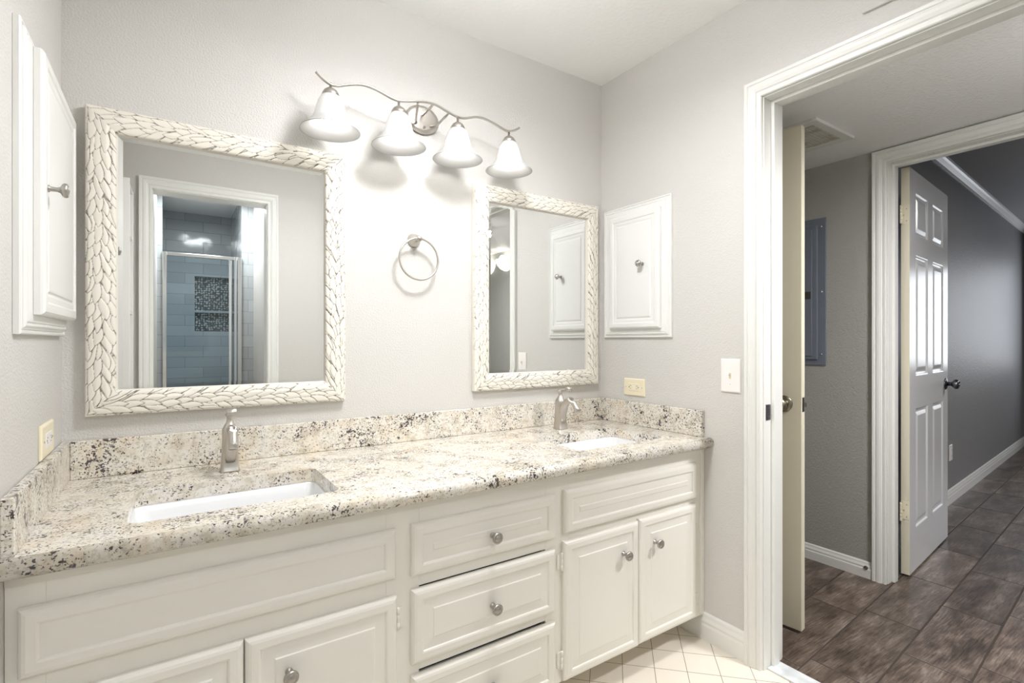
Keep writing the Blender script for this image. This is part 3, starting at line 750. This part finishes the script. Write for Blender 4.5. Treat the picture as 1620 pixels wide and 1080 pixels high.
for x in (0.430, 0.662, 0.893, 1.123):
    q = MB(); T = Tr(*L(x, LY, 2.004))
    q.lathe([(0.004, 0.004), (0.004, -0.014), (0.012, -0.016), (0.020, -0.022), (0.026, -0.032), (0.028, -0.042), (0.026, -0.043), (0.0, -0.040)], T, 28)
    hd = q.build('shade_holder', M['nickel'], vl)
    q = MB(); q.lathe(SHP, Tr(*L(x, LY, 1.967)), 48, caps=False); sh = q.build('lamp_shade', M['shade'], vl)
    q = MB(); q.lathe([(0.0, -0.046 - 0.058)] + [(0.031 * math.sin(math.radians(a)), -0.073 - 0.031 * math.cos(math.radians(a))) for a in range(15, 150, 15)] + [(0.013, -0.040), (0.012, -0.012), (0, -0.012)], Tr(*L(x, LY, 1.967)), 24)
    q.build('bulb', M['bulb'], sh)

# ================================================================ TOWEL RING
tr = thing('towel_ring', 'round brushed nickel towel ring on the wall between the two mirrors', 'towel ring', (0.772, YB, 1.555))
q = MB(); q.lathe([(0, 0.0005), (0.026, 0.0005), (0.026, 0.004), (0.021, 0.012), (0.013, 0.022), (0.010, 0.034), (0.0105, 0.044), (0.012, 0.052), (0.009, 0.058), (0, 0.060)], Rx(90), 28)
q.build('post', M['nickel'], tr)
q = MB(); q.tube([(0.077 * math.sin(2 * math.pi * k / 48), -0.052 , -0.077 + 0.077 * math.cos(2 * math.pi * k / 48)) for k in range(48)], 0.0042, 10, closed=True)
q.build('ring', M['nickel'], tr)

# ================================================================ WALL CABINETS
WP = [(0, 0), (0, 0.010), (0.002, 0.014), (0.007, 0.0175), (0.014, 0.018), (0.024, 0.018), (0.028, 0.0155), (0.040, 0.0150), (0.044, 0.0135), (0.047, 0.0135), (0.051, 0.0160), (0.055, 0.0165)]
FRM = [(0, 0), (0, 0.009), (0.002, 0.0115), (0.006, 0.0120), (0.0075, 0.0085), (0.0105, 0.0085), (0.0125, 0.0130), (0.017, 0.0165), (0.021, 0.0165), (0.0225, 0.0145), (0.025, 0.0178), (0.030, 0.0180)]
def wall_cabinet(fw, fh, dx0, dx1, dz0, dz1, kx, kz, label, loc, rotz, deep=0.0):
    """local: face towards -y, x from 0..fw"""
    t = thing('medicine_cabinet', label, 'cabinet', loc, math.radians(rotz))
    q = MB(); q.nested(fw, fh, FRM, Tr(0, -0.0005, 0)); q.build('cabinet_frame', M['wallcab'], t)
    q = MB(); q.nested(dx1 - dx0, dz1 - dz0, WP, Tr(dx0, -0.0190, dz0)); d = q.build('cabinet_door', M['wallcab'], t)
    MB().lathe([(r * 0.92, h) for r, h in KN], Tr(kx, -0.0355, kz) @ Rx(90), 28).build('knob', M['knob'], d)
    for z in (dz0 + 0.07, dz1 - 0.07):
        hx = dx0 if kx > (dx0 + dx1) / 2 else dx1; s = -1 if hx == dx0 else 1
        MB().box((hx, -0.0215, z - 0.02), (hx + s * 0.010, -0.0186, z + 0.02)).lathe([(0, -0.022), (0.003, -0.021), (0.003, 0.021), (0, 0.022)], Tr(hx + s * 0.003, -0.023, z), 10).build('hinge', M['wallcab'], d)
    return t
# right wall: local x runs towards the camera (-y) -> rot -90: local x -> -y, face -y -> -x
wall_cabinet(0.396, 0.604, 0.058, 0.352, 0.040, 0.556, 0.262, 0.322, 'white raised panel medicine cabinet on the right wall beside the corner', (XR, 1.793, 1.188), -90)
# left wall: local x runs away (+y): rot +90: local x -> +y, face -> +x
wall_cabinet(0.480, 0.600, 0.064, 0.476, 0.040, 0.574, 0.090, 0.300, 'white medicine cabinet on the left wall with its knob facing the room', (XL, 1.309, 1.184), 90)

# ================================================================ OUTLETS AND SWITCH
def outlet(loc, rotz, label, horiz=True, m=M['ivory'], w_=0.124, h_=0.078, gf=True, rm=None):
    t = thing('wall_outlet', label, 'outlet', loc, math.radians(rotz))
    if not horiz: w_, h_ = h_, w_
    q = MB(); q.nested(w_, h_, [(0, 0), (0, 0.003), (0.002, 0.0055), (0.005, 0.0065)], Tr(-w_ / 2, -0.0004, -h_ / 2)); q.build('cover_plate', m, t)
    rw, rh = (0.067, 0.034) if horiz else (0.034, 0.067)
    r = MB().box((-rw / 2, -0.0085, -rh / 2), (rw / 2, -0.0065, rh / 2)).build('receptacle', (rm or M['ivory']) if gf else m, t, bevel=0.001)
    for s in (-1, 1):
        for dx, dz, wx, wz in ((0.019, 0.006, 0.0016, 0.0085), (0.019, -0.006, 0.0016, 0.0065), (0.027, 0.0, 0.0045, 0.0045)):
            cx, cz = s * dx, dz
            if horiz: MB().box((cx - wz / 2, -0.0088, cz - wx / 2), (cx + wz / 2, -0.0084, cz + wx / 2)).build('slot', M['slot'], r)
            else: MB().box((cz - wx / 2, -0.0088, cx - wz / 2), (cz + wx / 2, -0.0084, cx + wz / 2)).build('slot', M['slot'], r)
    if gf:
        for z in (0.001, -0.008): MB().box((-0.005, -0.0095, z), (0.005, -0.0084, z + 0.007)).build('test_button', M['whiteplastic'], r)
        for s in (-1, 1): MB().lathe([(0, 0), (0.0026, 0), (0.002, 0.0012), (0, 0.0014)], Tr(s * 0.048, -0.0068, 0) @ Rx(90), 12).build('screw', M['knob'], t)
    return t
outlet((XR, 1.607, 0.963), -90, 'ivory horizontal outlet on the right wall just above the granite backsplash')
outlet((XL, 1.605, 0.940), 90, 'ivory outlet on the left wall above the short left backsplash', w_=0.14, rm=M['whiteplastic'])
sw = thing('light_switch', 'white toggle light switch on the right wall beside the door casing', 'switch', (XR, 1.1295, 1.042), math.radians(-90))
q = MB(); q.nested(0.080, 0.126, [(0, 0), (0, 0.003), (0.002, 0.0055), (0.005, 0.0065)], Tr(-0.040, -0.0004, -0.063)); q.build('cover_plate', M['whiteplastic'], sw)
MB().box((-0.005, -0.0075, -0.012), (0.005, -0.0065, 0.012)).build('toggle_collar', M['ivory'], sw)
MB().box((-0.0035, -0.020, -0.005), (0.0035, -0.0065, 0.005), Tr(0, 0, 0.002) @ Rx(-18)).build('toggle', M['whiteplastic'], sw, bevel=0.001)
for s in (-1, 1): MB().lathe([(0, 0), (0.0028, 0), (0.002, 0.0012), (0, 0.0014)], Tr(0, -0.0068, s * 0.030) @ Rx(90), 12).build('screw', M['whiteplastic'], sw)

# access cover high on the right wall
tag(MB().box((XR - 0.010, 0.36, 2.163), (XR - 0.0005, 0.690, 2.36)).build('access_panel', M['wall'], bevel=0.002), 'flat painted access cover high on the wall above the doorway', 'panel')

# made-up ceiling fixtures out of the frame, added to fill the rooms with light
def fill_fixture(x, y, z, s, label):
    t = thing('fill_ceiling_light', label, 'ceiling light', (x, y, z))
    q = MB()
    q.box((-s, -s, -0.055), (-s + 0.012, s, 0)); q.box((s - 0.012, -s, -0.055), (s, s, 0)); q.box((-s + 0.012, -s, -0.055), (s - 0.012, -s + 0.012, 0)); q.box((-s + 0.012, s - 0.012, -0.055), (s - 0.012, s, 0))
    q.build('fixture_frame', M['whiteplastic'], t)
    MB().box((-s + 0.012, -s + 0.012, -0.047), (s - 0.012, s - 0.012, -0.040)).build('diffuser', M['lamp'], t)
t = thing('fill_ceiling_light', 'unseen frosted bowl fill light added over the bathroom floor', 'ceiling light', (0.75, 1.00, CEIL))  # unseen bowl added to brighten ceiling and walls
MB().lathe([(0, 0), (0.06, 0), (0.06, -0.012), (0.008, -0.02), (0.008, -0.225), (0, -0.23)], None, 28).build('stem', M['nickel'], t)
MB().lathe([(0.0, -0.235), (0.06, -0.228), (0.11, -0.205), (0.145, -0.17), (0.16, -0.13), (0.155, -0.13), (0.14, -0.168), (0.105, -0.20), (0.055, -0.222), (0, -0.228)], None, 36, caps=False).build('lamp_bowl', M['bowl'], t)
fill_fixture(2.05, -0.02, HCEIL, 0.12, 'small square white fill light added out of view in the hall')
fill_fixture(0.25, -1.08, CEIL, 0.16, 'small square fill light added out of view in front of the shower')
fill_fixture(5.2, -0.9, 2.44, 0.24, 'square fill light added out of view in the dark walled room')

# ================================================================ HALL THINGS
# strike plate on the near jamb
q = MB(); q.box((-0.010, -0.002, -0.028), (0.018, 0.0, -0.014)); q.box((-0.010, -0.002, 0.014), (0.018, 0.0, 0.028)); q.box((-0.010, -0.002, -0.014), (-0.002, 0.0, 0.014)); q.box((0.010, -0.002, -0.014), (0.018, 0.0, 0.014))
sp = tag(q.build('strike_plate', M['darkmetal'], bevel=0.0006), 'small steel strike plate let into the white door jamb', 'strike plate'); sp.location = (1.7705, D1b - 0.0042, 0.917)
MB().box((-0.002, -0.0009, -0.014), (0.010, -0.0002, 0.014)).build('latch_hole', M['slot'], sp)

def door_knob(parent, T, m, keyed=False):
    q = MB(); q.lathe([(0, 0.0003), (0.033, 0.0003), (0.0335, 0.003), (0.031, 0.006), (0.024, 0.008), (0.017, 0.010)], T, 32); r = q.build('rosette', m, parent)
    q = MB(); q.lathe([(0.012, 0.008), (0.0115, 0.026), (0.016, 0.032), (0.024, 0.038), (0.0275, 0.046), (0.0270, 0.056), (0.022, 0.062), (0.0175, 0.0645), (0.016, 0.0615), (0, 0.0605)], T, 32); k = q.build('door_knob', m, parent)
    MB().lathe([(0, 0.0605), (0.0055, 0.0605), (0.0055, 0.066), (0, 0.067)], T, 16).build('privacy_button', M['chrome'], k)
# door_1: cream flush slab standing open in the hall: free edge at (2.09..2.125, 1.042)
th1 = 98.0
dr = thing('door_1', 'cream painted flush door standing open in the hall, its edge towards the bathroom', 'door', (2.0905, 1.042, 0.012), math.radians(th1))
dr['kind'] = 'structure'
# local +x = from free edge to hinge, local +y = towards -x world side (bath side), slab from y=-0.035..0
MB().box((0, -0.035, 0), (0.76, 0, 2.024)).build('door_slab', M['creamdoor'], dr, bevel=0.002)
door_knob(dr, Tr(0.066, 0.0003, 0.905) @ Rx(-90), M['brass'])
MB().box((-0.0012, -0.0285, 0.876), (0.0, -0.0065, 0.934)).build('latch_plate', M['darkmetal'], dr, bevel=0.0005)
MB().box((-0.011, -0.023, 0.896), (-0.0012, -0.012, 0.914)).build('latch_bolt', M['brass'], dr, bevel=0.002)

# door_2: six panel white slab, open into the far room
th2 = 5.3
d2 = thing('door_2', 'glossy white six-panel door standing open into the dark walled room', 'door', (3.044, 0.997, 0.010), math.radians(th2))
d2['kind'] = 'structure'
def six_panel(w_, h_, t):
    q = MB()
    xs = [0, 0.11, w_ / 2 - 0.05, w_ / 2 + 0.05, w_ - 0.11, w_]; zs = [0, 0.21, 0.82, 0.985, 1.60, 1.70, 1.92, h_]
    def face(y, flip):
        vs = []; 
        for i in range(5):
            for j in range(7):
                cell = [(xs[i], zs[j]), (xs[i + 1], zs[j]), (xs[i + 1], zs[j + 1]), (xs[i], zs[j + 1])]
                s = -1 if flip else 1
                if i in (1, 3) and j in (1, 3, 5):
                    pr = [(0, 0), (0.004, 0.001), (0.010, 0.0065), (0.016, 0.0075), (0.022, 0.0075), (0.040, 0.002), (0.044, 0.0015)]
                    V = []; F = []
                    for a, dpt in pr:
                        V += [(cell[0][0] + a, y + s * dpt, cell[0][1] + a), (cell[1][0] - a, y + s * dpt, cell[1][1] + a), (cell[2][0] - a, y + s * dpt, cell[2][1] - a), (cell[3][0] + a, y + s * dpt, cell[3][1] - a)]
                    for k in range(len(pr) - 1):
                        for c_ in range(4):
                            c2 = (c_ + 1) % 4; F.append((k * 4 + c_, k * 4 + c2, k * 4 + 4 + c2, k * 4 + 4 + c_))
                    e = (len(pr) - 1) * 4; F.append((e, e + 1, e + 2, e + 3)); q.add(V, F)
                else: q.add([(x, y, z) for x, z in cell], [(0, 1, 2, 3)])
    face(0, False); face(t, True)
    q.add([(0, 0, 0), (w_, 0, 0), (w_, t, 0), (0, t, 0), (0, 0, h_), (w_, 0, h_), (w_, t, h_), (0, t, h_)], [(0, 3, 2, 1), (4, 5, 6, 7), (1, 2, 6, 5), (3, 0, 4, 7)])
    return q
o = six_panel(0.802, 2.026, 0.035).build('door_slab', M['whitedoor'], d2)
MB().box((-0.0006, 0.0, 0.0), (0.0, 0.035, 2.026)).build('door_edge', M['creamdoor'], d2)['label'] = 'cream painted hinge edge'
door_knob(d2, Tr(0.740, 0.0, 0.912) @ Rx(90), M['darkmetal'])
door_knob(d2, Tr(0.740, 0.035, 0.912) @ Rx(-90), M['darkmetal'])
for z in (1.79, 0.318):
    q = MB(); q.box((-0.0026, 0.002, z - 0.045), (-0.0006, 0.032, z + 0.045)); q.box((-0.040, 0.0285, z - 0.045), (-0.0026, 0.0305, z + 0.045))
    for k in range(5): q.lathe([(0.0, 0), (0.0052, 0.0005), (0.0052, 0.017), (0, 0.0175)], Tr(-0.040, 0.026, z - 0.045 + 0.018 * k), 12)
    q.build('hinge', M['creamdoor'], d2, bevel=0.0005)
    q = MB()
    for a, b in ((0.012, 0.03), (0.024, 0.0), (0.012, -0.03)): q.lathe([(0, 0), (0.003, 0), (0.0025, 0.0008), (0, 0.0008)], Tr(-0.0026, a, z + b) @ Ry(-90), 10)
    q.build('screw', M['knob'], d2)

# electrical panel
ep = thing('electrical_panel', 'dark blue-grey electrical breaker panel on the hall wall behind the cream door', 'breaker panel', (HX1, 1.302, 1.043), math.radians(90))
# local x -> +y world, face +y -> -x ; use mirrored T: local face towards +y
q = MB(); q.box((0, 0.0005, 0), (0.36, 0.008, 0.782)); q.build('cover', M['panelgrey'], ep, bevel=0.006)
q = MB(); q.box((0.040, 0.008, 0.030), (0.32, 0.016, 0.750)); q.build('inner_frame', M['panelgrey'], ep, bevel=0.004)
q = MB(); q.box((0.066, 0.016, 0.048), (0.30, 0.021, 0.725)); dd = q.build('panel_door', M['panelgrey'], ep, bevel=0.003)
q = MB(); q.box((0.070, 0.021, 0.355), (0.150, 0.024, 0.395)); q.build('latch', M['slot'], dd, bevel=0.002)
for z in (0.06, 0.39, 0.735):
    MB().lathe([(0, 0), (0.006, 0), (0.005, 0.003), (0, 0.004)], Tr(0.022, 0.008, z) @ Rx(-90), 14).build('screw', M['chrome'], ep)

# ceiling vent grille
vg = thing('ceiling_vent', 'white framed return air vent with dusty slats in the hall ceiling', 'vent', (2.40, 1.225, HCEIL))
q = MB(); 
for a, b in (((-0.175, -0.175, -0.014), (0.175, -0.140, 0)), ((-0.175, 0.140, -0.014), (0.175, 0.175, 0)), ((-0.175, -0.140, -0.014), (-0.130, 0.140, 0)), ((0.130, -0.140, -0.014), (0.175, 0.140, 0))): q.box(a, b)
q.build('vent_frame', M['trim'], vg, bevel=0.002)
slm = mat('dusty_slat', (0.66, 0.64, 0.58), 0.6, mottled=(22, (0.40, 0.36, 0.28), 0.45, 0.7))
q = MB()
for k in range(18): q.box((-0.130, -0.0074, -0.001), (0.130, 0.0074, 0.0), Tr(0, -0.132 + 0.0155 * k, -0.0095) @ Rx(4))
q.build('slats', slm, vg)
MB().box((-0.13, -0.14, -0.0075), (0.13, 0.14, -0.0065)).build('filter', slm, vg)

# rubber door stop on the hall baseboard
tag(MB().lathe([(0, 0), (0.009, 0), (0.0095, 0.004), (0.007, 0.007), (0.0045, 0.0075), (0.004, 0.006), (0, 0.006)], Tr(HX1 - 0.0125, 1.115, 0.052) @ Ry(-90), 18).build('door_stop', M['brass']), 'small round brass bumper on the hall baseboard beside the casing', 'door stop')
# outlet in the far room
def on_far_wall(x, z): return (x, RW(x), z)
outlet(on_far_wall(4.72, 0.36), 4.4, 'white vertical outlet low on the dark wall past the six-panel door', horiz=False, m=M['whiteplastic'], w_=0.115, h_=0.075, gf=False)
# sconces in the hall (seen in the corner mirror)
for y, lb in ((-0.75, 'glowing half bowl sconce on the hall wall, fully seen in the corner mirror'), (-1.09, 'glowing half bowl sconce at the very left edge of the corner mirror')):
    t = thing('wall_sconce', lb, 'wall lamp', (HX1, y, 1.975), group=None)
    q = MB(); vs = []; fs = []; prof = [(0.0, -0.085), (0.035, -0.080), (0.075, -0.060), (0.110, -0.020), (0.125, 0.020), (0.128, 0.035)]; n = 16
    for r, h in prof:
        for k in range(n + 1):
            a = math.pi * k / n; vs.append((-0.0008 - r * math.sin(a) * 0.9, r * math.cos(a), h))
    for i in range(len(prof) - 1):
        for k in range(n): fs.append((i * (n + 1) + k, i * (n + 1) + k + 1, (i + 1) * (n + 1) + k + 1, (i + 1) * (n + 1) + k))
    q.add(vs, fs, True); q.build('lamp_bowl', M['lamp2'], t)
    MB().box((-0.006, -0.05, -0.03), (-0.0004, 0.05, 0.03)).build('backplate', M['nickel'], t)
    ld = bpy.data.lights.new('sconce_bulb', 'POINT'); ld.energy = 0.8; ld.shadow_soft_size = 0.03; ld.color = (1.0, 0.95, 0.87)
    lo = bpy.data.objects.new('sconce_bulb', ld); S.collection.objects.link(lo); lo.parent = t; lo.location = (-0.055, 0, 0.045)
